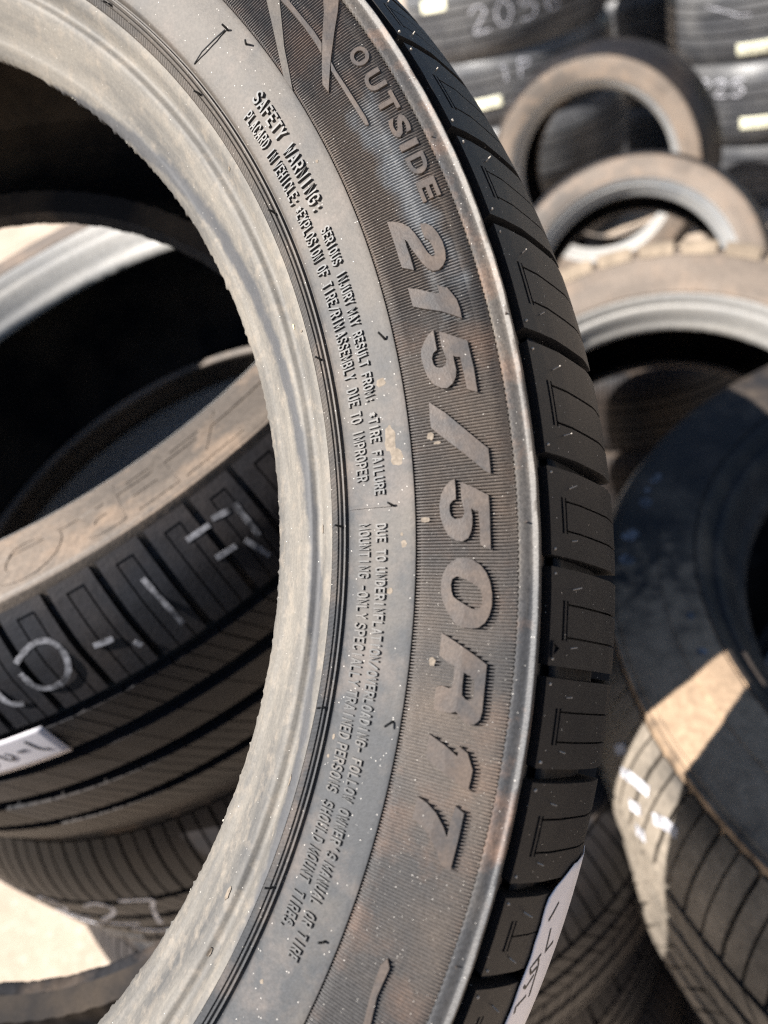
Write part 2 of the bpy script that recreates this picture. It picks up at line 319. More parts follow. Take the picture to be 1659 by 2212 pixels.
GLYPHS = {
  '2': [[[22.549,273.9],[22.323,276.04],[22.023,277.76],[21.648,279.07],[21.172,279.94],[20.703,280.55],[20.187,281.1],[19.798,281.59],[19.496,282.47],[19.5,283.14],[19.705,283.44],[20.113,283.38],[20.49,283.03],[20.72,282.05],[21.284,282.0],[21.594,282.18],[21.508,283.45],[21.162,285.03],[20.658,285.82],[20.102,286.28],[19.539,286.22],[19.074,285.67],[18.772,284.46],[18.623,283.07],[18.664,281.56],[18.918,280.34],[19.347,279.34],[19.887,278.52],[20.434,277.71],[20.888,277.31],[21.088,276.8],[20.65,276.67],[20.049,276.73],[19.462,276.69],[19.127,276.63],[19.32,275.28],[19.511,273.79],[20.091,273.66],[20.925,273.81],[21.721,273.8]]],
  '1': [[[18.222,273.68],[17.901,276.59],[17.458,279.72],[17.247,281.53],[17.777,281.55],[17.473,283.88],[17.179,284.54],[16.648,285.54],[16.091,285.76],[15.56,285.66],[15.826,283.94],[16.264,280.87],[16.696,276.7],[17.059,273.71]]],
  '5': [[[15.352,277.54],[14.915,277.47],[14.428,277.37],[14.181,277.38],[14.057,276.24],[13.766,275.59],[13.401,275.77],[13.206,276.37],[13.108,277.68],[13.204,278.9],[13.497,279.41],[13.831,279.21],[14.341,278.81],[14.773,278.86],[15.173,279.02],[14.791,281.8],[14.253,285.77],[13.542,285.82],[12.702,286.04],[11.374,285.93],[11.471,284.78],[11.634,283.32],[12.31,283.24],[12.94,283.16],[13.473,283.02],[13.532,281.83],[13.664,281.32],[13.24,281.31],[12.811,281.43],[12.412,280.97],[12.094,279.85],[11.908,278.2],[11.977,276.75],[12.252,274.95],[12.782,273.59],[13.359,273.06],[13.928,272.79],[14.455,273.28],[14.83,274.42],[15.134,275.76]]],
  '/': [[[11.321,272.91],[10.576,276.67],[9.359,281.83],[8.274,286.79],[7.637,286.85],[6.956,286.87],[7.103,285.55],[7.79,282.26],[8.48,278.94],[9.398,274.49],[9.865,272.5],[10.48,272.49]]],
  '5b': [[[6.846,277.43],[6.29,277.5],[5.739,277.42],[5.653,276.48],[5.463,275.76],[5.112,275.65],[4.858,275.97],[4.673,276.9],[4.634,278.22],[4.772,279.2],[5.013,279.6],[5.313,279.3],[5.716,278.91],[6.164,278.91],[6.638,278.93],[6.278,282.41],[5.812,285.95],[5.091,286.0],[3.0,286.04],[3.144,284.69],[3.266,283.41],[4.153,283.37],[5.024,283.16],[5.086,281.87],[5.215,281.31],[4.749,281.53],[4.36,281.47],[3.974,281.11],[3.637,280.37],[3.449,278.82],[3.506,277.15],[3.764,275.24],[4.224,274.07],[4.839,273.17],[5.452,273.04],[5.955,273.52],[6.398,274.49],[6.677,275.79]]],
  '0': [[[2.561,277.37],[2.585,279.52],[2.49,281.4],[2.208,283.52],[1.835,284.94],[1.371,285.91],[0.77,286.5],[0.169,286.56],[-0.347,285.99],[-0.733,284.94],[-0.992,283.4],[-1.057,281.79],[-1.041,279.21],[-0.812,277.25],[-0.308,275.43],[0.212,274.1],[0.748,273.46],[1.342,273.41],[1.791,273.95],[2.19,275.0]],[[1.609,277.44],[1.542,278.64],[1.384,280.54],[1.159,282.45],[0.933,283.64],[0.655,284.11],[0.233,284.12],[-0.007,283.59],[-0.091,282.56],[-0.034,281.5],[0.135,279.82],[0.353,277.88],[0.534,276.66],[0.821,276.13],[1.161,275.95],[1.457,276.27]]],
  'R': [[[-1.424,274.25],[-1.605,276.1],[-2.043,280.06],[-2.432,283.48],[-2.777,286.3],[-3.506,286.32],[-4.37,286.36],[-5.092,286.48],[-5.511,286.2],[-5.784,285.02],[-5.86,283.69],[-5.757,282.22],[-5.485,280.85],[-5.33,280.04],[-5.453,278.72],[-5.481,276.85],[-5.459,274.45],[-4.84,274.25],[-4.285,274.25],[-4.139,275.71],[-4.224,277.42],[-4.174,278.22],[-3.694,278.41],[-3.034,278.29],[-2.935,276.7],[-2.618,274.16],[-2.034,274.18]],[[-3.317,280.78],[-3.436,282.35],[-3.65,283.75],[-4.084,283.88],[-4.542,283.93],[-4.682,283.21],[-4.634,281.9],[-4.456,280.97],[-3.903,280.76]]],
  '1b': [[[-6.727,274.29],[-7.111,278.67],[-7.5,282.18],[-6.992,282.2],[-7.231,284.5],[-7.657,285.58],[-7.977,286.45],[-8.521,286.4],[-9.006,286.21],[-8.84,283.83],[-8.493,279.97],[-8.154,276.31],[-7.938,274.55],[-7.325,274.34]]],
  '7': [[[-9.979,274.52],[-10.13,276.98],[-10.464,279.76],[-10.998,282.29],[-11.429,283.77],[-10.673,283.77],[-9.874,284.13],[-10.077,286.45],[-10.637,286.53],[-11.404,286.55],[-12.127,286.56],[-12.896,286.57],[-12.785,284.06],[-12.248,282.26],[-11.674,279.84],[-11.343,277.25],[-11.092,274.39],[-10.536,274.44]]],
  'e1': [[[40.051,275.99],[39.385,278.86],[38.168,275.55],[36.51,271.36],[34.956,268.6],[33.726,266.47],[34.898,266.39],[37.031,270.07],[38.682,273.22]]],
  'e2': [[[39.35,279.01],[38.983,280.69],[37.577,280.72],[36.055,280.99],[35.025,280.78],[34.415,278.99],[35.172,279.33],[36.708,279.48],[38.252,279.28]]],
  'e3': [[[37.385,288.73],[36.734,292.2],[36.108,289.83],[35.121,285.55],[33.799,280.51],[32.864,277.43],[32.017,274.84],[32.689,274.54],[33.643,276.89],[35.525,282.6],[36.607,286.45]]],
  'e4': [[[33.605,279.97],[32.913,279.74],[31.558,279.93],[30.018,280.22],[29.157,280.43],[28.674,280.21],[28.731,279.44],[29.123,279.23],[30.427,278.93],[31.852,278.8],[33.095,278.69]]],
  'e5': [[[-18.543,277.83],[-18.059,278.89],[-18.411,280.1],[-19.905,279.78],[-21.343,281.08],[-21.529,279.58],[-20.09,278.26]]],
}

# ------------------------------------------------------------------ setting
def ground():
    m = bpy.data.materials.new('pale dusty concrete'); m.use_nodes = True; nt = m.node_tree; b = nt.nodes['Principled BSDF']
    tc = N(nt, 'ShaderNodeTexCoord').outputs['Object']
    c = mixc(nt, ramp(nt, noise_n(nt, tc, 3, 8, .6), .35, .65), (.33, .255, .19), (.46, .37, .285))
    c = mixc(nt, ramp(nt, noise_n(nt, tc, 60, 5, .7), .5, .7), c, (.52, .44, .36))
    nt.links.new(c, b.inputs['Base Color']); b.inputs['Roughness'].default_value = .9
    bp = N(nt, 'ShaderNodeBump'); bp.inputs['Strength'].default_value = .5; bp.inputs['Distance'].default_value = .004
    nt.links.new(noise_n(nt, tc, 90, 6, .7), bp.inputs['Height']); nt.links.new(bp.outputs[0], b.inputs['Normal'])
    V = []; F = []; n = 40; S = 60.0
    for i in range(n + 1):
        for j in range(n + 1):
            V.append(((i / n - .5) * 2 * S, (j / n - .5) * 2 * S, 0))
    for i in range(n):
        for j in range(n):
            a = i * (n + 1) + j; F.append((a, a + n + 1, a + n + 2, a + 1))
    o = obj('ground', V, F, m, None, False, k=1.0); o['kind'] = 'structure'
ground()

# ------------------------------------------------------------------ the tyre held up in front (215/50R17)
HM = Matrix(((0.980132, 0.062144, -0.188361), (-0.038114, 0.990962, 0.128611), (0.194651, -0.118876, 0.973642)))
HC = Vector((295.9869, 0, 301.5958))
r3 = RWC @ HM
hero_mw = Matrix.Translation(CAMLOC + RWC @ (HM @ (-HC) * .001)) @ r3.to_4x4()
hero = thing('car_tire', 'dusty black 215/50R17 tire held upright across the whole front, white sticker on its tread', 'tire', hero_mw)

ZP = [(216.5, 69), (219.5, 73.5), (221.5, 75), (226, 80.5), (232, 87.5), (236, 91.3), (238, 92), (240, 94.6), (242.6, 97), (246, 99), (250, 101.2), (258, 104.4), (266.5, 106.5), (280, 107.6), (293, 107.8), (298, 107.7)]
def zr(r): return interp(r, ZP)
TREAD = [(300.7, 102.6), (301.3, 103.4), (305, 98.2), (310, 90), (315, 79.5), (319, 70.5), (321.6, 60), (322.8, 48), (323.3, 34), (323.5, 15), (323.5, 0)]
TREAD = TREAD + [(r, -z) for r, z in TREAD[-2::-1]]
# bead: torn, serrated toe and pale dusty flange face with a dark shallow groove
def bead_fn(i, j, r, z, th):
    if i <= 3:
        w_ = mnoise.noise(Vector((j * .11, i * .3, 0))); w2 = mnoise.noise(Vector((j * .55, 5, i * .4)))
        k = (1, 1, .8, .25)[i]
        r = r - k * (max(0, w2) * 2.6 + .6 * w_)
        z = z + k * .5 * w_
    else:
        z = z + .28 * mnoise.noise(Vector((j * .03, r * .35, 2)))
    return r, z, th
BEAD = [(221.5, 62), (218.3, 65.5), (216.9, 68.2), (216.7, 69.6), (218.2, 72.0), (219.6, 73.7), (220.2, 74.5), (220.9, 75.0), (221.6, 75.4), (223.6, 77.8), (226, 80.8), (229, 85.0), (231.4, 87.8),
        (232.6, 88.5), (233.4, 88.5), (234.2, 88.0), (235.2, 87.9), (236.2, 88.6), (237.0, 90.2), (238.0, 92.4), (239.0, 94.0), (240.2, 94.9), (240.9, 95.3), (241.0, 94.9)]
revolve('bead', BEAD, 1440, 'bead', hero, bead_fn, sharp=60)
for k in range(30):
    V = []; F = []
    th = random.uniform(-75, 75); j = th * 4
    blob(V, F, pol(th, 217.0 - random.random() * .3, 69.2 + random.uniform(-.9, 1)), random.uniform(.18, .5), (1, 1, .8))
    obj('rubber_burr', V, F, 'flash', hero)
# knurled ring: slanted fine teeth beside the rim line
def kn_fn(i, j, r, z, th):
    d = (.16 if j % 2 else -.16) if 0 < i < 3 else -.1
    return r, z + d, th + (r - 241) * .10
revolve('knurled_ring', [(240.9, 95.0), (241.2, 96.0), (243.0, 97.3), (243.3, 97.0)], 2600, 'plain', hero, kn_fn, sharp=20)
# rim lines and smooth band carrying the small print
def wob(i, j, r, z, th): return r, z + .12 * mnoise.noise(Vector((r * .1, j * .02, 1))), th
SIDE = [(243.3, 96.6), (243.6, 97.5), (244.1, 97.9), (244.5, 97.6), (244.6, 97.2), (244.9, 97.5), (245.1, 98.2), (245.5, 98.3), (245.7, 97.8), (245.8, 97.3), (246.4, 97.4), (246.6, 98.6), (246.9, 99.5), (247.4, 99.9)]
SIDE += [(r, zr(r)) for r in (249, 251, 253.5, 256, 259, 262, 264.5)] + [(266.0, zr(266)), (266.4, zr(266.4) - .1), (266.5, zr(266.5) - .9)]
revolve('sidewall', SIDE, 1080, 'plain', hero, wob, sharp=50)
# ribbed band: 2040 radial ribs, rounded, with tapered ends
RN = 2040
def rib_fn(i, j, r, z, th):
    ph = j % 4
    h = (-1.3, -1.1, .14, .06)[ph]
    if i in (0, 9): h = -1.0
    if i == 1 or i == 8: h = (-1.2, -1.1, -.2, -.25)[ph]
    return r, z - .25 + h, th
rr = [266.5, 266.7, 267.3, 270, 274, 279, 284, 289, 292.6, 293.0]
revolve('ribbed_band', [(r, zr(r)) for r in rr], RN * 4, 'ribbed', hero, rib_fn, sharp=0)
LEDGE = [(292.9, 106.7), (293.0, 107.7), (293.3, 108.0), (294.0, 108.0), (294.8, 107.75), (295.6, 107.4), (296.3, 107.15), (296.9, 107.2), (297.5, 107.75), (298.0, 107.8), (298.3, 107.3), (298.6, 105.5), (298.9, 101), (299.6, 95.5), (300.2, 92.0), (301.5, 90.0)]
def led_fn(i, j, r, z, th):
    if i == 0: r += .25 * ((j % 4) < 2)
    if i in (1, 2): r += .3 * ((j % 4) < 2)
    if 9 <= i <= 11:
        w_ = mnoise.noise(Vector((j * .012, 3, 0))) + .5 * mnoise.noise(Vector((j * .06, 8, 0)))
        r += .28 * w_; z += .2 * w_
    return r, z, th
revolve('shoulder_ledge', LEDGE, 8160 // 2, 'ledge', hero, led_fn, sharp=40)
# groove floor under the blocks, crown floor, far side of the carcass and the inner liner
TP = Path(TREAD)
FL = [(301.5, 90.0)] + [TP.at(TP.len * k / 30, -(3.2 + 3.2 * min(1, min(k, 30 - k) / 8))) for k in range(1, 30)] + [(301.5, -90.0)]
revolve('tread_base', FL, 360, 'groove', hero, sharp=0)
BACK = [(301.5, -90), (299, -100), (298, -107.5), (293, -107.7), (280, -107.6), (266, -106.4), (250, -101), (242, -97), (236, -91), (226, -80.5), (219, -76), (214.6, -73.6), (213.4, -80.5)]
BACK = [(301.5, -88), (299, -93), (298, -97), (293, -98.4), (280, -99), (266, -98.6), (250, -96.5), (242, -95), (232, -92), (222, -86), (214.5, -81.5), (213.2, -79.5), (213.6, -77.8), (217, -73)]
def back_fn(i, j, r, z, th):
    if i >= 10: r -= .8 * max(0, mnoise.noise(Vector((j * .4, i, 9)))) - (.5 if j % 12 < 5 else 0)
    return r, z, th
revolve('back_sidewall', BACK, 720, 'bg_dark', hero, back_fn, sharp=50)
LIN = [(221.5, 62), (228, 66), (238, 78), (252, 88), (270, 94), (288, 91), (300, 80), (308, 60), (311.5, 30), (312, 0), (311.5, -30), (308, -60), (300, -80), (288, -91), (270, -94), (252, -88), (238, -78), (228, -69), (217, -73)]
def lin_fn(i, j, r, z, th): return r + (.5 if j % 6 < 3 else 0) * (0 < i < 18), z, th
revolve('inner_liner', LIN, 720, 'liner', hero, lin_fn, sharp=30)

# shoulder tread blocks: measured pitches in view, then carried on round
BL = [(37.9, 33.375), (32.75, 26.801), (26.123, 21.160), (20.559, 14.591), (13.888, 7.990), (7.304, 2.852), (2.288, -2.491), (-3.064, -7.364), (-8.05, -12.781), (-13.475, -17.178), (-17.861, -22.4)]
random.seed(3)
a = -23.0
while a > 38.6 - 360:
    w_ = random.choice((4.4, 5.1, 5.7)); e = max(a - w_, 38.6 - 360)
    if e - (38.6 - 360) < 2.5: e = 38.6 - 360
    BL.append((a, e)); a = e - .62
hairV = []
for bi, (t0, t1) in enumerate(BL):
    V = []; F = []
    SS = [0, 1.0, 3.5, 6.4, 7.4, 8.4, 9.2, 11.5, 14, 17, 20, 23, 26, 29, 33, 37, 41, 45, 50]
    short = bi in (9, 10)
    if short: TT = [0, .28, .40, .412, .52, .62, 1] ; TT = [0, .2, .3, .5, .522, .7, .85, 1]
    else: TT = [0, .18, .325, .354, .376, .52, .688, .71, .735, .86, 1]
    TT = [0, .12] + [t for t in TT if t > .13]
    if short:
        cut = lambda i, j, T=TT: (i in (3, 5) and .3 <= T[j] < .7) or (i >= 5 and abs(T[j] - .5) < .001)
        cut2 = lambda i, j, T=TT: ((i == 3 or i == 5) and .3 - 1e-6 <= T[j] < .7 - 1e-6) or (i >= 6 and abs(T[j] - .5) < 1e-6)
    else:
        cut2 = lambda i, j, T=TT: ((i == 3 or i == 5) and .325 - 1e-6 <= T[j] < .735 - 1e-6) or (i >= 6 and (abs(T[j] - .354) < 1e-6 or abs(T[j] - .688) < 1e-6))
    block_geo(V, F, TP, t0, t1, SS, TT, cut2, cd_=1.6, base=6.4, skew=lambda s: -.012 * s)
    o = obj('tread_block', V, F, 'block', hero, True, 30, recalc=True)
    if -26 < t1 and t0 < 45:
        HV = []; HF = []
        def tp(t, s, off, t0=t0, t1=t1):
            r, z = TP.at(s, off); return pol(t0 + (t1 - t0) * t - .012 * s, r, z)
        for (t, s) in ((.07, 2.6), (.93, 2.6)):
            HV = []; HF = []
            rr_ = random.uniform(.32, .45); blob(HV, HF, tp(t, s, .15), rr_, (1, 1, 1))
            h = obj('vent_stub', HV, HF, 'hair_lit', hero); h.parent = o
        for (t, s) in ((.2, 11.5), (.8, 11.5)):
            if random.random() < .85:
                q = tp(t, s, 0); h = random.uniform(.9, 2.0)
                lean = Vector((random.uniform(-.1, .5), random.uniform(-.3, .5), random.uniform(.1, .6)))
                e = Vector(tp(t, s, h)) + lean * h * .6
                HV = []; HF = []
                tube(HV, HF, [q, (Vector(q) + e) / 2, e], .2, .17, 6)
                h = obj('vent_hair', HV, HF, 'hair_lit', hero); h.parent = o
    if bi == 6:   # small raised triangle mark on this block
        V = []; F = []
        def trp(a_, b_, off): r, z = TP.at(a_, off); return pol(b_, r, z)
        tri = [(1.9, -1.35), (1.9, -2.10), (5.0, -1.66), (1.9, -1.35)]
        P_ = [(x, y) for x, y in tri]
        pts = []
        V0 = []; 
        for (x0, y0), (x1, y1) in zip(P_, P_[1:]):
            seg = dense([(x0, y0 * 5.3), (x1, y1 * 5.3)], .6)
            ribbon_solid(V, F, seg, .5, lambda u, v, off: trp(u, v / 5.3, off), -.3, .8)
        obj('triangle_mark', V, F, 'block', o, False, recalc=True)
# central and far tread ribs
cen = [(56, 72), (80, 98), (106, 124)]
tl = TP.len; hw = tl / 2
for s0, s1 in ((hw - 40, hw - 21), (hw - 9.5, hw + 9.5), (hw + 21, hw + 40), (hw + 49, tl - 1.2)):
    V = []; F = []; n = 62
    for k in range(n):
        a0 = 360 * k / n; a1 = a0 + 360 / n - .35
        S_ = [s0 + (s1 - s0) * q / 4 for q in range(5)]
        block_geo(V, F, TP, a0, a1, S_, [0, .25, .5, .512, .75, 1], lambda i, j: j == 2, cd_=2, base=6.4, skew=lambda s: .03 * s)
    obj('tread_rib', V, F, 'block', hero, True, 30, recalc=True)

# raised size lettering and the crossing lines of the emblem, on the ribbed band
def mp(x, y, h): return pol(x / 4.9, y, zr(y) + h)      # x carries degrees * 4.9 (about mm)
def rnd(lp):
    out = []
    n = len(lp)
    for i in range(n):
        (ax, ay), (bx, by), (cx_, cy_) = lp[i - 1], lp[i], lp[(i + 1) % n]
        v1 = Vector((ax - bx, ay - by)); v2 = Vector((cx_ - bx, cy_ - by))
        ang = v1.angle(v2) if v1.length > 0 and v2.length > 0 else 0
        if ang > 2.0:      # gentle bend: round it
            out += [(bx * .75 + ax * .25, by * .75 + ay * .25), (bx, by), (bx * .75 + cx_ * .25, by * .75 + cy_ * .25)] if False else [(bx, by)]
        else: out.append((bx, by))
    return out
for key in ('2', '1', '5', '/', '5b', '0', 'R', '1b', '7'):
    loops = [[(t * 4.9, r) for t, r in lp] for lp in GLYPHS[key]]
    poly_solid('raised_character', loops, mp, -.9, .66, 'letter', hero)
for key in ('e1', 'e2', 'e3', 'e4', 'e5'):
    loops = [[(t * 4.9, r) for t, r in lp] for lp in GLYPHS[key]]
    poly_solid('raised_line', loops, mp, -.9, .12 if key == 'e1' else .5, 'plain' if key == 'e1' else 'letter', hero)
def word(txt, th0, th1, r0, r1, h=.8, bold=.022, mat='small', shear=0, sp=1.28, name='raised_word', base=-.3, res=2, par=None, zf=None, fit=None):
    cu = bpy.data.curves.new('t', 'FONT'); cu.body = txt; cu.size = 1; cu.offset = bold; cu.extrude = .5; cu.resolution_u = res; cu.shear = shear
    cu.space_character = sp
    zf = zf or zr
    def f(x, y, hh):
        r = r0 + (r1 - r0) * (y / .70)
        return pol(th0 + (th1 - th0) * x, r, zf(r) + hh)
    return curve_mapped(name, cu, f, base, h, mat, par or hero, norm=True)
# block capitals drawn as strokes on a unit box (x across, y up)
SF = {'A': [[(0, 0), (.42, 1), (.58, 1), (1, 0)], [(.2, .32), (.8, .32)]], 'B': [[(0, 0), (0, 1), (.7, 1), (.9, .85), (.9, .65), (.65, .52), (0, .52)], [(.65, .52), (1, .35), (1, .15), (.75, 0), (0, 0)]],
      'C': [[(1, .82), (.75, 1), (.25, 1), (0, .75), (0, .25), (.25, 0), (.75, 0), (1, .18)]], 'D': [[(0, 0), (0, 1), (.6, 1), (1, .7), (1, .3), (.6, 0), (0, 0)]],
      'E': [[(1, 1), (0, 1), (0, 0), (1, 0)], [(0, .52), (.75, .52)]], 'F': [[(1, 1), (0, 1), (0, 0)], [(0, .52), (.75, .52)]],
      'G': [[(1, .82), (.75, 1), (.25, 1), (0, .75), (0, .25), (.25, 0), (.75, 0), (1, .2), (1, .48), (.6, .48)]], 'H': [[(0, 0), (0, 1)], [(1, 0), (1, 1)], [(0, .5), (1, .5)]],
      'I': [[(.5, 0), (.5, 1)]], 'J': [[(.9, 1), (.9, .25), (.65, 0), (.25, 0), (0, .25)]], 'L': [[(0, 1), (0, 0), (.95, 0)]], 'M': [[(-.05, 0), (-.05, 1), (.5, .35), (1.05, 1), (1.05, 0)]],
      'N': [[(0, 0), (0, 1), (1, 0), (1, 1)]], 'O': [[(.3, 0), (0, .25), (0, .75), (.3, 1), (.7, 1), (1, .75), (1, .25), (.7, 0), (.3, 0)]], 'P': [[(0, 0), (0, 1), (.7, 1), (1, .85), (1, .6), (.7, .45), (0, .45)]],
      'R': [[(0, 0), (0, 1), (.7, 1), (1, .85), (1, .62), (.7, .48), (0, .48)], [(.55, .48), (1, 0)]], 'S': [[(1, .84), (.75, 1), (.25, 1), (0, .82), (0, .66), (.25, .54), (.75, .46), (1, .34), (1, .16), (.75, 0), (.25, 0), (0, .16)]],
      'T': [[(0, 1), (1, 1)], [(.5, 1), (.5, 0)]], 'U': [[(0, 1), (0, .22), (.25, 0), (.75, 0), (1, .22), (1, 1)]], 'V': [[(0, 1), (.5, 0), (1, 1)]], 'W': [[(-.08, 1), (.2, 0), (.5, .7), (.8, 0), (1.08, 1)]],
      'X': [[(0, 0), (1, 1)], [(0, 1), (1, 0)]], 'Y': [[(0, 1), (.5, .5), (1, 1)], [(.5, .5), (.5, 0)]], ':': [[(.5, .62), (.5, .72)], [(.5, .1), (.5, .2)]], ';': [[(.5, .62), (.5, .72)], [(.55, .2), (.4, -.08)]],
      '.': [[(.4, 0), (.4, .1)]], "'": [[(.5, 1), (.4, .78)]], '-': [[(.1, .5), (.9, .5)]], '/': [[(-.05, 0), (1.05, 1)]], '*': [[(.1, .3), (.9, .7)], [(.1, .7), (.9, .3)], [(.5, .2), (.5, .8)]]}
def line(words, pitch, r0, r1, h=.72, w_=.42, fill=.60):
    for t, a0 in words:
        V = []; F = []
        for k, ch in enumerate(t):
            a = a0 - pitch * k - pitch * .14
            for n_, st in enumerate(SF[ch]):
                kk = pitch * fill                        # degrees across one letter
                mm = kk * 4.45                           # the same in mm
                P_ = [(x * mm, w_ / 2 + y * (r1 - r0 - w_)) for x, y in st]
                m_ = len(P_); L_ = []; R_ = []
                for q in range(m_):                       # mitred offset on both sides, square ends pushed out by half a width
                    p = Vector(P_[q]); closed = (P_[0] == P_[-1])
                    a1 = Vector(P_[q - 1]) if q > 0 else (Vector(P_[-2]) if closed else None)
                    b1 = Vector(P_[q + 1]) if q < m_ - 1 else (Vector(P_[1]) if closed else None)
                    d1 = (p - a1).normalized() if a1 is not None else None
                    d2 = (b1 - p).normalized() if b1 is not None else None
                    if d1 is None: d1 = d2; p = p - d2 * w_ * .35
                    if d2 is None: d2 = d1; p = p + d1 * w_ * .35
                    n1 = Vector((-d1.y, d1.x)); n2 = Vector((-d2.y, d2.x)); mt = (n1 + n2)
                    mt = mt.normalized() if mt.length > .2 else n1
                    s_ = w_ / 2 / max(.55, mt.dot(n1))
                    L_.append(p + mt * s_); R_.append(p - mt * s_)
                hh = h + .02 * n_ + .01 * (k % 2); b0 = len(V)
                def g(p, z_): r = r0 + p.y; return pol(a - p.x / 4.45, r, zr(r) + z_)
                for l, r_ in zip(L_, R_):
                    V += [g(l, hh), g(r_, hh), g(l, -.3), g(r_, -.3)]
                for q in range(m_ - 1):
                    c = b0 + 4 * q
                    F += [(c, c + 1, c + 5, c + 4), (c, c + 4, c + 6, c + 2), (c + 1, c + 3, c + 7, c + 5)]
                e = b0 + 4 * (m_ - 1); F += [(b0, b0 + 2, b0 + 3, b0 + 1), (e, e + 1, e + 3, e + 2)]
        obj('raised_word', V, F, 'small', hero, False, recalc=True)
line([('SAFETY', 35.45), ('WARNING:', 30.75)], .665, 254.95, 258.95, w_=.58, h=.85, fill=.62)
line([('SERIOUS', 24.35), ('INJURY', 21.1), ('MAY', 18.45), ('RESULT', 16.9), ('FROM:', 14.15), ('*TIRE', 11.6), ('FAILURE', 9.15)], .400, 255.15, 258.15)
line([('PLACARD', 35.0), ('IN', 31.6), ('VEHICLE;', 30.5)], .435, 249.95, 253.3)
line([('*EXPLOSION', 26.8), ('OF', 22.2), ('TIRE/RIM', 20.95), ('ASSEMBLY', 17.4), ('DUE', 13.5), ('TO', 11.95), ('IMPROPER', 10.75)], .425, 249.95, 253.3)
line([('DUE', 4.68), ('TO', 3.15), ('UNDERINFLATION/', 2.08), ('OVERLOADING-', -4.0)], .402, 255.25, 258.25)
line([('FOLLOW', -9.1), ('OWNER\'S', -12.02), ('MANUAL', -15.2), ('OR', -18.12), ('TIRE', -19.3)], .425, 255.25, 258.25)
line([('MOUNTING', 4.75), ('-ONLY', 1.0), ('SPECIALLY', -1.32), ('TRAINED', -5.36), ('PERSONS', -8.55), ('SHOULD', -12.02), ('MOUNT', -14.82), ('TIRES.', -17.45)], .428, 250.1, 253.35)
for c_, t_ in zip('OUTSIDE', (32.818, 30.958, 29.278, 27.62, 26.325, 25.026, 23.352)):
    wdt = 1.25 if c_ != 'I' else .42
    word(c_, t_ + wdt / 2, t_ - wdt / 2, 285.2, 290.2, h=.45, bold=.03, mat='letter', name='raised_character', base=-.9, res=4, sp=1)
word('16B', 66.0, 62.9, 228.2, 231.2, h=.35, bold=.0, mat='bead', name='raised_word', zf=lambda r: zr(r) + .2)
# mould parting line across the smooth band
V = []; F = []
for a in (5.79, -66, 77.8):
    V = []; F = []
    ribbon_solid(V, F, dense([(a, 247.2), (a - .1, 259.7)], 1), .09, lambda u, v, o_: pol(u, v, zr(v) + o_), -.1, .4)
    obj('mold_seam', V, F, 'plain', hero, False)

# rubber vent hairs standing off the sidewall
def hair(th, r, h, lean, rad=.36, mat='hair', ff=zr):
    V = []; F = []; q = Vector(pol(th, r, ff(r) - .2))
    l = Vector(lean)
    pts = [q, q + Vector((0, 0, .2)) + l * .18 + Vector((0, 0, h * .35)), q + Vector((0, 0, .2)) + l * .6 + Vector((0, 0, h * .7)), q + Vector((0, 0, .2)) + l + Vector((0, 0, h))]
    tube(V, F, pts, rad, rad * .85, 8)
    obj('vent_hair', V, F, mat, hero)
for th, r, ln in ((15.772, 264.05, (-1.2, .9)), (5.689, 260.4, (-.9, .4)), (-6.546, 264.4, (-1.3, -.9)), (38.755, 263.3, (.5, -.4)), (40.6, 261.8, (-.8, .2)),
                  (-19, 263, (-1, .3)), (52, 263, (-1, .3)), (63.5, 263, (-.6, .6)), (-31, 263, (-1, .3)), (-42.5, 263, (-1, .3))):
    hair(th, r, 2.3, (ln[0] * 1.3, ln[1] * 1.3, 0))
for k in range(31):
    th = 4.77 + 11.61 * k; random.seed(k)
    hair(th, 243.9 + random.uniform(-.3, .4), 2.0, (-1.5 + random.uniform(-.3, .3), random.uniform(-.1, .4), 0))
for k, (th, r) in enumerate(((4.38, 295.04), (26.13, 294.2), (-16.92, 294.6), (48, 294.6), (-38, 294.6), (15.2, 297.2))):
    hair(th, r, 1.1, (.1, .05, 0), .28, 'letter', ff=lambda r: 107.4)
# the long thin hair lying on the band near the top
V = []; F = []
tube(V, F, [pol(41.416, 248.0, zr(248) + .25), pol(41.2, 252, zr(252) + .9), pol(40.9, 257, zr(257) + .7), pol(40.75, 261.2, zr(261.2) + .3)], .2, .24, 7)
obj('vent_hair', V, F, 'hair', hero)
# dried mud splashes, a pale chip, a cut on the bead
random.seed(11)
def splat(th, r, a, b, rough_=.18, zf=zr, mat='mud', h=.07, name='mud_splash'):
    lp = []
    for k in range(26):
        t = 2 * math.pi * k / 26; q = 1 + rough_ * mnoise.noise(Vector((math.cos(t) * 2, math.sin(t) * 2, th))) * 2 + random.uniform(-.04, .04)
        lp.append((th * 4.7 + a * q * math.cos(t), r + b * q * math.sin(t)))
    poly_solid(name, [lp], lambda x, y, hh: pol(x / 4.7, y, zf(y) + hh), -.1, h, mat, hero)
for a_ in ((13.242, 260.47, 1.25, 1.25), (.671, 259.5, .85, .85), (3.4, 263.2, 1.1, .8), (3.975, 262.6, .5, .4), (9.6, 260.9, 4.2, 1.5), (8.5, 262.4, 2.4, 1.6), (-8.42, 248.6, .9, .4), (-9.64, 248.2, .45, .35),
          (-23.2, 252, .6, .5), (-25.4, 257, .8, .6), (28.6, 262.5, .5, .4)):
    splat(*a_)
rz = lambda r: zr(r) + .02
for a_ in ((9.431, 272.0, 1.0, .9), (4.733, 269.0, .75, 1.15), (-3.006, 272.4, 1.1, .8), (9.0, 273.6, .4, 1.0)):
    splat(*a_, zf=lambda r: zr(r) - .2, h=.1, mat='paper_y' if False else 'mud')
bz = lambda r: interp(r, [q for q in BEAD[7:-1]])
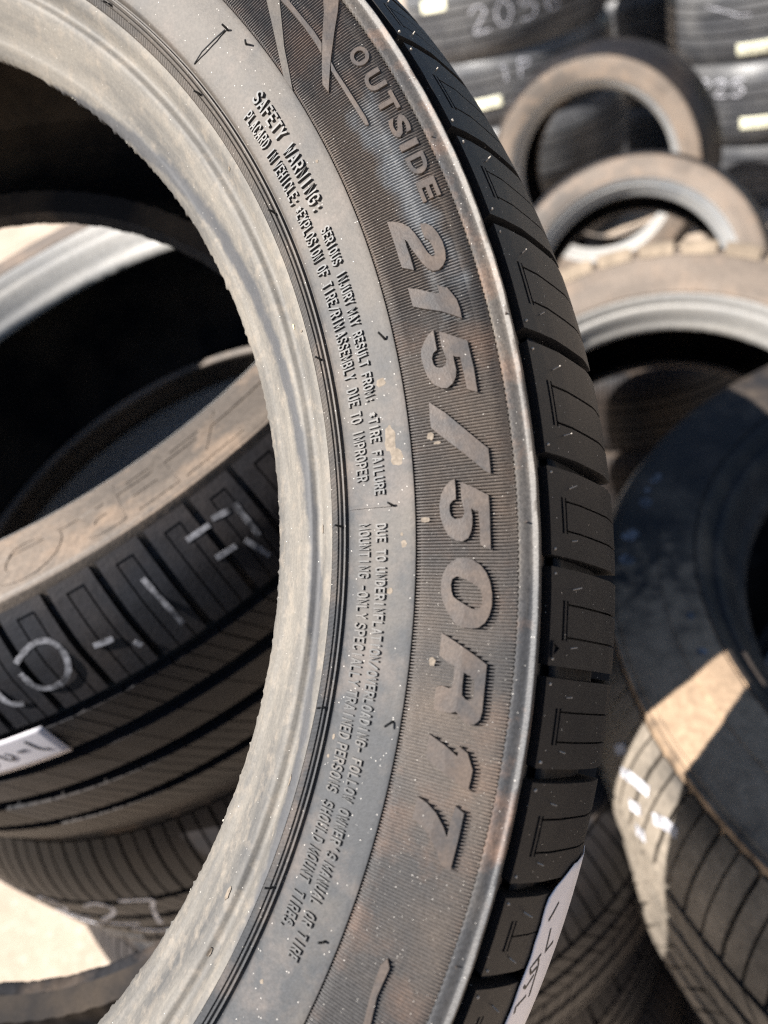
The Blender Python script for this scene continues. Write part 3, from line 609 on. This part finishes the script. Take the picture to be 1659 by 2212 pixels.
splat(20.3, 236.4, .95, .35, .1, zf=bz, mat='chip', h=.5, name='paper_chip')
for a_ in ((4.9, 236.5, 1.6, .35), (-12.4, 237.5, 1.7, .4), (-21.5, 231, 2.2, .6), (-25.5, 234, 1.6, .5), (19.2, 239.3, .4, .3), (34, 238, .5, .4)):
    splat(*a_, zf=bz, mat='mud', h=.3)
# handwritten white sticker wrapped on the tread, lower right
lab = Path([TP.at(s, .7) for s in [11.5 + k * 1.5 for k in range(44)]])
V = []; F = []; n = 34
th_a, th_b = -12.6, -27.5
for i in range(n + 1):
    th = th_a + (th_b - th_a) * i / n
    s_in = 11.6 + 1.0 * mnoise.noise(Vector((i * .35, 0, 0))) + max(0, (2.5 - i)) * 5.5
    for k in range(15):
        s_ = s_in + (48 - s_in) * k / 14
        r, z = lab.at(s_, 0); V.append(pol(th, r, z))
for i in range(n):
    for k in range(14):
        a = i * 15 + k; F.append((a, a + 15, a + 16, a + 1))
st = obj('sticker', V, F, 'paper', hero, True, 0)
sm = st.modifiers.new('thickness', 'SOLIDIFY'); sm.thickness = .00025; sm.offset = -1
V = []; F = []
lp = lambda u, v, o_: (lambda q: pol(u / 5.6, *q))(lab.at(v, o_))
for stroke in (((-80.5, 20), (-83, 18), (-85, 16)), ((-95, 19), (-98, 14), (-100, 16), (-98.5, 20), (-96, 18)), ((-101, 19), (-104, 16), (-103, 14)), ((-107, 19), (-109, 14), (-111, 15)), ((-88, 20), (-95, 22), (-93, 26)), ((-99, 20), (-108, 22))):
    ribbon_solid(V, F, dense(list(stroke), 1.2), .9, lp, .02, .1)
obj('handwriting', V, F, 'ink', st, False)

# ------------------------------------------------------------------ background tires
def pose(c, Nn, s=1.0, spin=0):
    """tyre centre c and axis Nn in camera space (mm)"""
    n = (RWC @ Vector(Nn)).normalized(); loc = c2w(c)
    u = n.orthogonal().normalized(); v = n.cross(u)
    R = Matrix((u, v, n)).transposed() @ Matrix.Rotation(math.radians(spin), 3, 'Z')
    return Matrix.Translation(loc) @ (R * s).to_4x4() if False else Matrix.Translation(loc) @ R.to_4x4() @ Matrix.Scale(s, 4)
B_TREAD = [(300.2, 104.6), (300.7, 105.4), (305, 99.5), (310, 91), (315, 81.2), (319, 70.5), (321.6, 60), (322.8, 48), (323.3, 34), (323.5, 15), (323.5, 0)]
B_TREAD += [(r, -z) for r, z in B_TREAD[-2::-1]]
BP = Path(B_TREAD)
BEAD_B = [(222, 64), (217, 67), (216.8, 70), (220, 76), (221, 76.5), (224, 83), (229, 93), (232, 98), (234, 99), (236, 98.4), (238, 101.5), (241, 106.5), (243.5, 108.5), (245, 109)]
SIDE_B = [(245, 109), (245.6, 107.8), (246.6, 108.2), (247, 109.6), (252, 110.4), (258, 110.8), (264, 110.9), (266.4, 110.9), (266.6, 110.3), (280, 110.2), (291, 109.4), (293, 109.0), (293.3, 109.5), (294.8, 109), (295.6, 108.2), (296.4, 109.0), (297.9, 108.8), (298.6, 107), (299.4, 100), (301.5, 90)]
def bead_b(i, j, r, z, th):
    if i in (1, 2): r -= 1.2 * max(0, mnoise.noise(Vector((j * .45, i, 0))))
    return r, z, th
def build_tire(name, label, cat, mw, style, group=None, side='bg_side', bead='bg_bead', tread='bg_tread'):
    t = thing(name, label, cat, mw, group)
    revolve('bead', BEAD_B, 360, bead, t, bead_b, 50)
    revolve('sidewall', SIDE_B, 240, side, t, sharp=50)
    back = [(r, -z) for r, z in (BEAD_B + SIDE_B[1:])][::-1]
    revolve('back_sidewall', back, 200, side, t, sharp=50)
    lin = [(r, z) for r, z in LIN[:-1]] + [(222, -64)]
    revolve('inner_liner', lin, 160, 'liner', t, sharp=30)
    L = BP.len; hw = L / 2
    fl = [(301.5, 90)] + [BP.at(L * k / 24, -7 * min(1, min(k, 24 - k) / 2.5)) for k in range(1, 24)] + [(301.5, -90)]
    revolve('tread_base', fl, 160, 'groove', t, sharp=0)
    V = []; F = []
    if style == 'summer':
        n = 62
        ribs = [(0.2, hw - 49, 'shoulder', 0), (hw - 41, hw - 20, 'rib', .10), (hw - 10, hw + 10, 'rib2', .12), (hw + 20, hw + 41, 'rib', .14), (hw + 49, L - .2, 'rib', .1)]
        random.seed(5)
        ed = [0]
        while ed[-1] < 354: ed.append(ed[-1] + random.choice((5.2, 5.9, 6.5)))
        if 360 - ed[-1] < 3: ed.pop()
        ed.append(360)
        for s0, s1, kind, sk in ribs:
            S_ = [0, .7, 1.0] if False else None
            for a0, a1 in zip(ed, ed[1:]):
                gap = .75 if kind == 'shoulder' else (.0 if kind == 'rib2' else .22)
                if kind == 'shoulder':
                    S_ = [s0, s0 + 1, s0 + 5, s0 + 7.2, s0 + 8.4, s0 + 10, s0 + 14, s0 + 20, s0 + 27, s0 + 34, s1]
                    T_ = [0, .12, .28, .32, .36, .52, .66, .70, .74, .86, 1]
                    cf = lambda i, j, S_=S_, T_=T_: (i == 3 and .3 < T_[j] < .72) or (i >= 4 and j in (3, 7))
                    block_geo(V, F, BP, a0, a1 - gap, S_, T_, cf, cd_=2.2, base=6.4, skew=lambda s, k=sk: k * .0)
                else:
                    S_ = [s0 + (s1 - s0) * q / 4 for q in range(5)]
                    T_ = [0, .32, .35, .65, .68, 1] if kind != 'rib2' else [0, .47, .5, 1]
                    cc = (1, 3) if kind != 'rib2' else (1,)
                    block_geo(V, F, BP, a0, a1 - gap, S_, T_, lambda i, j, cc=cc: j in cc, cd_=2.5, base=6.4, skew=lambda s, k=sk, z0=s0: k * (s - z0))
    elif style == 'rib':
        n = 84
        for s0, s1, gap, sk in ((.2, hw - 55, .45, .0), (hw - 49, hw - 28, .16, .09), (hw - 20, hw - 2, .16, .09), (hw + 2.5, hw + 21, .16, -.09), (hw + 29, hw + 50, .16, -.09), (hw + 56, L - .2, .45, 0)):
            for k in range(n):
                a0 = 360 * k / n; a1 = a0 + 360 / n - gap
                S_ = [s0 + (s1 - s0) * q / 4 for q in range(5)]
                block_geo(V, F, BP, a0, a1, S_, [0, .45, .53, 1], lambda i, j: j == 1, cd_=3, base=7, skew=lambda s, kk=sk, z0=s0: kk * (s - z0))
    else:   # knobby all terrain
        n = 40
        for r_, (s0, s1) in enumerate(((.2, 26), (30, hw - 22), (hw - 15, hw + 15), (hw + 22, L - 30), (L - 26, L - .2))):
            for k in range(n):
                a0 = 360 * (k + .5 * (r_ % 2)) / n; a1 = a0 + 360 / n - 2.2
                S_ = [s0 + (s1 - s0) * q / 3 for q in range(4)]
                block_geo(V, F, BP, a0, a1, S_, [0, .3, .34, 1], lambda i, j: j == 1 and i > 0, cd_=4, base=8.5, skew=lambda s: .0)
        for k in range(n):
            a0 = 360 * k / n; a1 = a0 + 8.3
            lug = Path([(292, 110.5), (300, 111), (307, 108.5), (314, 100), (320, 90), (323, 72), (323.5, 60)])
            block_geo(V, F, lug, a0, a1 - 1, [lug.len * q / 8 for q in range(9)], [0, .5, 1], lambda i, j: False, base=9)
    obj('tread', V, F, tread, t, True, 30, recalc=True)
    return t
def dup(root, mw, label, group=None, skip=(), side=None, tread=None, bead=None):
    r = root.copy(); COL.objects.link(r); r.matrix_world = mw; r['label'] = label
    if group: r['group'] = group
    for ch in root.children:
        b = ch.name.split('.')[0]
        if b in skip: continue
        c = ch.copy(); COL.objects.link(c); c.parent = r; c.matrix_parent_inverse = ch.matrix_parent_inverse.copy()
        mm = {'sidewall': side, 'back_sidewall': side, 'tread': tread, 'bead': bead}.get(b)
        if mm: c.data = c.data; c.material_slots[0].link = 'OBJECT'; c.material_slots[0].material = M[mm]
        for g in ch.children:
            d = g.copy(); COL.objects.link(d); d.parent = c
    return r
def tread_stroke(root, name, strokes, wd, mat, s=1.0, h0=.1, h1=.6):
    """strokes in (degrees, mm along the tread path)"""
    V = []; F = []
    for st_ in strokes:
        if len(st_) > 2:     # round the corners of the hand-drawn line
            for _ in range(2):
                q = [st_[0]]
                for (a, c), (e, f) in zip(st_, st_[1:]): q += [(a * .75 + e * .25, c * .75 + f * .25), (a * .25 + e * .75, c * .25 + f * .75)]
                st_ = q + [st_[-1]]
        ribbon_solid(V, F, dense([(a * 5.6, b) for a, b in st_], 3), wd, lambda u, v, o_: (lambda q: pol(u / 5.6, *q))(BP.at(v, o_)), h0, h1)
    return obj(name, V, F, mat, root, False)
def patch(root, name, th0, th1, s0, s1, mat, off=1.0):
    V = []; F = []; n = 14; m = 8
    for i in range(n + 1):
        for k in range(m + 1):
            r, z = BP.at(s0 + (s1 - s0) * k / m, off); V.append(pol(th0 + (th1 - th0) * i / n, r, z))
    for i in range(n):
        for k in range(m):
            a = i * (m + 1) + k; F.append((a, a + m + 1, a + m + 2, a + 1))
    o = obj(name, V, F, mat, root, True, 0); q = o.modifiers.new('thickness', 'SOLIDIFY'); q.thickness = .0004; q.offset = 0; return o

def rel(p, N_, d): return tuple(a + b * d for a, b in zip(p, N_))
NA = (-.3586, .6664, .6536); cA = tuple(v * 1.004 for v in (-221.1, 64.7, -664.3))
UP = tuple(Zw)
G1 = 'tires piled up behind the front tire'
TA = build_tire('car_tire', 'top tire of the pile seen through the front tire, brown sidewall and blocky tread', 'tire', pose(cA, NA, 1.004), 'summer', G1)
cC = rel(cA, NA, -219); cC = (cC[0] - 8, cC[1] + 4, cC[2])
TC_ = build_tire('car_tire', 'second tire of the pile behind the front tire, big white chalk figures on its tread', 'tire', pose(cC, NA, 1.04, 3), 'rib', G1, side='bg_dark')
cD = rel(cC, UP, -234); cD = (cD[0] + 72, cD[1], cD[2] + 10)
TD = dup(TC_, pose(cD, (-.30, .74, .60), 1.14, 40), 'third tire of the pile, dim, between the front tire and the big right one', G1)
cE = rel(cD, UP, -246); TE = dup(TA, pose((cE[0] - 30, cE[1], cE[2]), UP, 1.14, 60), 'fourth tire of the pile behind the front tire, lying on the lowest one', G1)
TF = dup(TC_, pose((cE[0] - 10 - UP[0] * 246, cE[1] - UP[1] * 246, cE[2] - UP[2] * 246), UP, 1.14, 160), 'lowest tire of the pile behind the front tire, on the ground', G1)
NR4 = (-.2682, .7863, .5565); c4 = tuple(v * 1.5 for v in (448.4, -102, -432.5))
G4 = 'big tires lying flat at the right'
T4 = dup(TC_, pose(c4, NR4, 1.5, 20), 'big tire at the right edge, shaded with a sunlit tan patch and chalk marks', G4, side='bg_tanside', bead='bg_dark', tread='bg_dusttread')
c5 = rel(c4, UP, -312); T5 = dup(TC_, pose((c5[0] + 20, c5[1], c5[2]), UP, 1.4, 20), 'big dark tire lying under the one with the sunlit tan patch', G4)
c6 = rel(c5, UP, -290); T6 = dup(TC_, pose((c6[0] - 20, c6[1], c6[2]), UP, 1.26, 90), 'dark tire on the ground, lowest of the pile at the right edge', G4)
G3 = 'dusty tires propped up at the right'
T3 = build_tire('truck_tire', 'knobby tan tire in the right middle with a black hole and pale inner rim', 'tire', pose(tuple(v * 1.5 for v in (348.9, -3.9, -946.5)), (-.3389, .1482, .9291), 1.5), 'knobby', G3, side='bg_side', tread='bg_tan')
T1 = dup(TC_, pose(tuple(v * 1.34 for v in (645.9, 1023.6, -2234.9)), (-.4883, -.5478, .6793), 1.34), 'upright dusty brown tire, highest of the propped tires, in front of the stacks', G3, side='bg_side')
T2 = dup(TC_, pose(tuple(v * 1.19 for v in (624, 553, -1901)), (-.352, -.093, .931), 1.19), 'dusty brown tire standing between the highest one and the knobby tan tire', G3, side='bg_side')
# tall stacks of black tires at the back
def stack(u, v, depth, n, s, dark, names):
    p = Vector(((u - 829.5) / 1626.55 * depth, -(v - 1106) / 1626.55 * depth, -depth))
    w_ = c2w(p); out = []
    for k in range(n):
        ss = s * random.uniform(.97, 1.03)
        mw = Matrix.Translation(Vector((w_.x + random.uniform(-.02, .02), w_.y + random.uniform(-.02, .02), .108 * s + k * .213 * s))) @ Matrix.Rotation(random.uniform(-.03, .03), 4, 'X') @ Matrix.Rotation(random.uniform(0, 6.28), 4, 'Z') @ Matrix.Scale(ss, 4)
        out.append(dup(TC_, mw, names[k], 'black tires stacked up at the back', side='bg_black', bead='bg_dark', tread='bg_black'))
    return out
random.seed(21)
ORD = ['lowest', 'second', 'third', 'fourth', 'fifth', 'sixth', 'seventh']
SL = stack(1110, 90, 3480, 6, 1.4, 0, ['black tire in the left back stack, %s from the ground' % o for o in ORD])
SR = stack(1700, 150, 3350, 6, 1.42, 0, ['black tire in the right back stack, %s from the ground' % o for o in ORD])
stack(1400, 60, 4300, 7, 1.25, 0, ['black tire in the shaded stack between the other two, %s from the ground' % o for o in ORD])

f6 = Vector((728, 236, -2240)); w6 = c2w(f6)
for k, lb in enumerate(('flat black tire on the ground seen under and through the knobby tan tire', 'flat black tire lying on another one behind the knobby tan tire')):
    dup(TC_, Matrix.Translation(Vector((w6.x + .03 * k, w6.y, .115 + .225 * k))) @ Matrix.Rotation(1.0 + k, 4, 'Z') @ Matrix.Scale(1.05, 4), lb, 'flat tires behind the knobby tire', side='bg_dark')

# ------------------------------------------------------------------ chalk, stickers and raised letters on the tires behind
random.seed(9)
zb = lambda r: interp(r, SIDE_B)
word('ZERO', -104.5, -135.5, 257, 289, h=.45, bold=.03, mat='bg_side', name='raised_word', par=TA, zf=zb, res=5, sp=1.15, base=-.5)
tread_stroke(TA, 'chalk_mark', [[(-135.35, 27), (-134.2, 23.5), (-133.0, 21.5), (-131.65, 22.8), (-131.0, 30), (-131.4, 40), (-132.6, 47), (-134.2, 47.5), (-135.3, 43), (-135.6, 33)],
    [(-128.6, 37.2), (-126.8, 38.8)], [(-121.5, 20.5), (-121.3, 32), (-121.1, 52)], [(-116.3, 17.2), (-113.8, 17.6)], [(-113.3, 16), (-111.5, 18)], [(-115.2, 33.4), (-113.1, 34.4)],
    [(-110.8, 17), (-110.85, 38)], [(-112.1, 35), (-111.2, 50.5)], [(-138.6, 36), (-138.4, 46), (-137.2, 49)], [(-125.5, 46.0), (-125.2, 50)]], 3.0, 'chalk_faint', h0=.02, h1=.35)
patch(TA, 'sticker', -150, -137.6, 66, 92, 'paper', 1.2)
tread_stroke(TA, 'handwriting', [[(-147.6, 72), (-146.9, 82), (-146.2, 73)], [(-145.4, 73), (-144.6, 80), (-145.2, 84)], [(-143.8, 74), (-143.2, 84), (-142.4, 80), (-143.0, 76)], [(-141.8, 78), (-140.9, 78)], [(-140.2, 72), (-139.8, 82), (-139.0, 84)]], 1.3, 'ink', h0=1.35, h1=1.7)
tread_stroke(TC_, 'chalk_mark', [[(-169.8, 66), (-168.0, 58), (-166.2, 66), (-166.4, 78), (-169.0, 92), (-164.8, 96)],
    [(-161.5, 66), (-159.5, 58), (-157.2, 64), (-158.2, 78), (-163.2, 96), (-162.5, 104), (-157.4, 101)], [(-155.2, 57), (-150.2, 60), (-152.0, 70), (-154.3, 102)],
    [(-172, 100), (-169, 108), (-165.0, 112)], [(-160.0, 112), (-157.0, 118), (-154, 116)]], 3.2, 'chalk', h0=.02, h1=.35)
def side_marks(root, name, pts, mat):
    for a, r, q in pts:
        V = []; F = []
        lp_ = [(a + q / 5 * math.cos(t) * random.uniform(.7, 1.2), r + q * .8 * math.sin(t) * random.uniform(.6, 1.3)) for t in [k * math.pi / 6 for k in range(12)]]
        b0 = len(V)
        for h in (.1, .5):
            for (u, v) in lp_: V.append(pol(u, v, zb(v) + h))
        F.append(tuple(b0 + 12 + k for k in range(12)))
        for k in range(12): F.append((b0 + k, b0 + (k + 1) % 12, b0 + 12 + (k + 1) % 12, b0 + 12 + k))
        obj(name, V, F, mat, root, False)
side_marks(T4, 'chalk_mark', [(70, 281, 5), (73, 283, 3), (76, 281, 6), (83, 285, 6), (88, 286, 5), (99.2, 255, 3), (105.4, 257, 3), (131, 284, 6)], 'chalk_faint')
tread_stroke(T4, 'chalk_mark', [[(112.4, 34), (114, 28), (116.5, 22)], [(115.0, 42), (116.5, 36)], [(118.2, 30), (119.6, 24), (121, 22)], [(116.6, 50), (118, 46)], [(110.5, 30), (111.5, 22)]], 5.5, 'chalk', h0=.02, h1=.35)
def digits(root, th, s0, hgt, txt, wd=3.5, mat='chalk', step=11, name='chalk_mark'):
    G = {'2': [[(0, .8), (.3, 1), (.8, .95), (.9, .7), (.4, .35), (0, 0), (1, .05)]], '5': [[(.9, 1), (.1, 1), (.05, .55), (.6, .6), (.95, .35), (.6, .02), (0, .08)]],
         '0': [[(.5, 1), (.1, .75), (.05, .3), (.45, 0), (.9, .3), (.9, .75), (.5, 1)]], '1': [[(.3, .8), (.55, 1), (.5, 0)]], 'P': [[(.1, 0), (.15, 1)], [(.15, 1), (.8, .9), (.8, .6), (.15, .5)]],
         '6': [[(.8, 1), (.2, .7), (.05, .25), (.4, 0), (.85, .2), (.7, .45), (.1, .35)]], '/': [[(0, 0), (.9, 1)]], '7': [[(0, 1), (1, 1), (.3, 0)]]}
    st = []
    for k, ch in enumerate(txt):
        for q in G.get(ch, []): st.append([(th + step * k + x * step * .72, s0 - y * hgt) for x, y in q])
    tread_stroke(root, name, st, wd, mat, h0=.1, h1=.7)
# reading direction: degrees grow from left to right as seen from the front of the stacks
digits(SR[1], 105, 80, 44, '225', 4, step=10)
digits(SL[3], -34, 150, 70, '2056', 4, step=13)
digits(SL[2], -44, 92, 46, '1P', 4, step=11)
tread_stroke(SR[2], 'chalk_mark', [[(-72, 60), (-62, 75), (-56, 90), (-50, 92)]], 2.5, 'chalk', h0=.1, h1=.7)
for root, a, b_, s0, s1 in ((SL[3], -66, -47, 40, 72), (SL[2], -68, -44, 128, 158), (SR[2], -56, -36, 160, 192), (SR[1], 130, 152, 140, 172), (SL[1], -52, -32, 70, 100)):
    patch(root, 'sticker', a, b_, s0, s1, 'paper_y', 1.0)

for root, a, s0 in ((SL[3], -62, 50), (SL[2], -62, 138), (SR[2], -52, 170), (SR[1], 134, 150)):
    tread_stroke(root, 'handwriting', [[(a, s0), (a + 2, s0 + 12), (a + 4, s0)], [(a + 6, s0 + 2), (a + 7, s0 + 12)], [(a + 9, s0), (a + 11, s0 + 6), (a + 9.5, s0 + 12), (a + 12, s0 + 12)]], 2.0, 'ink', h0=1.1, h1=1.6)
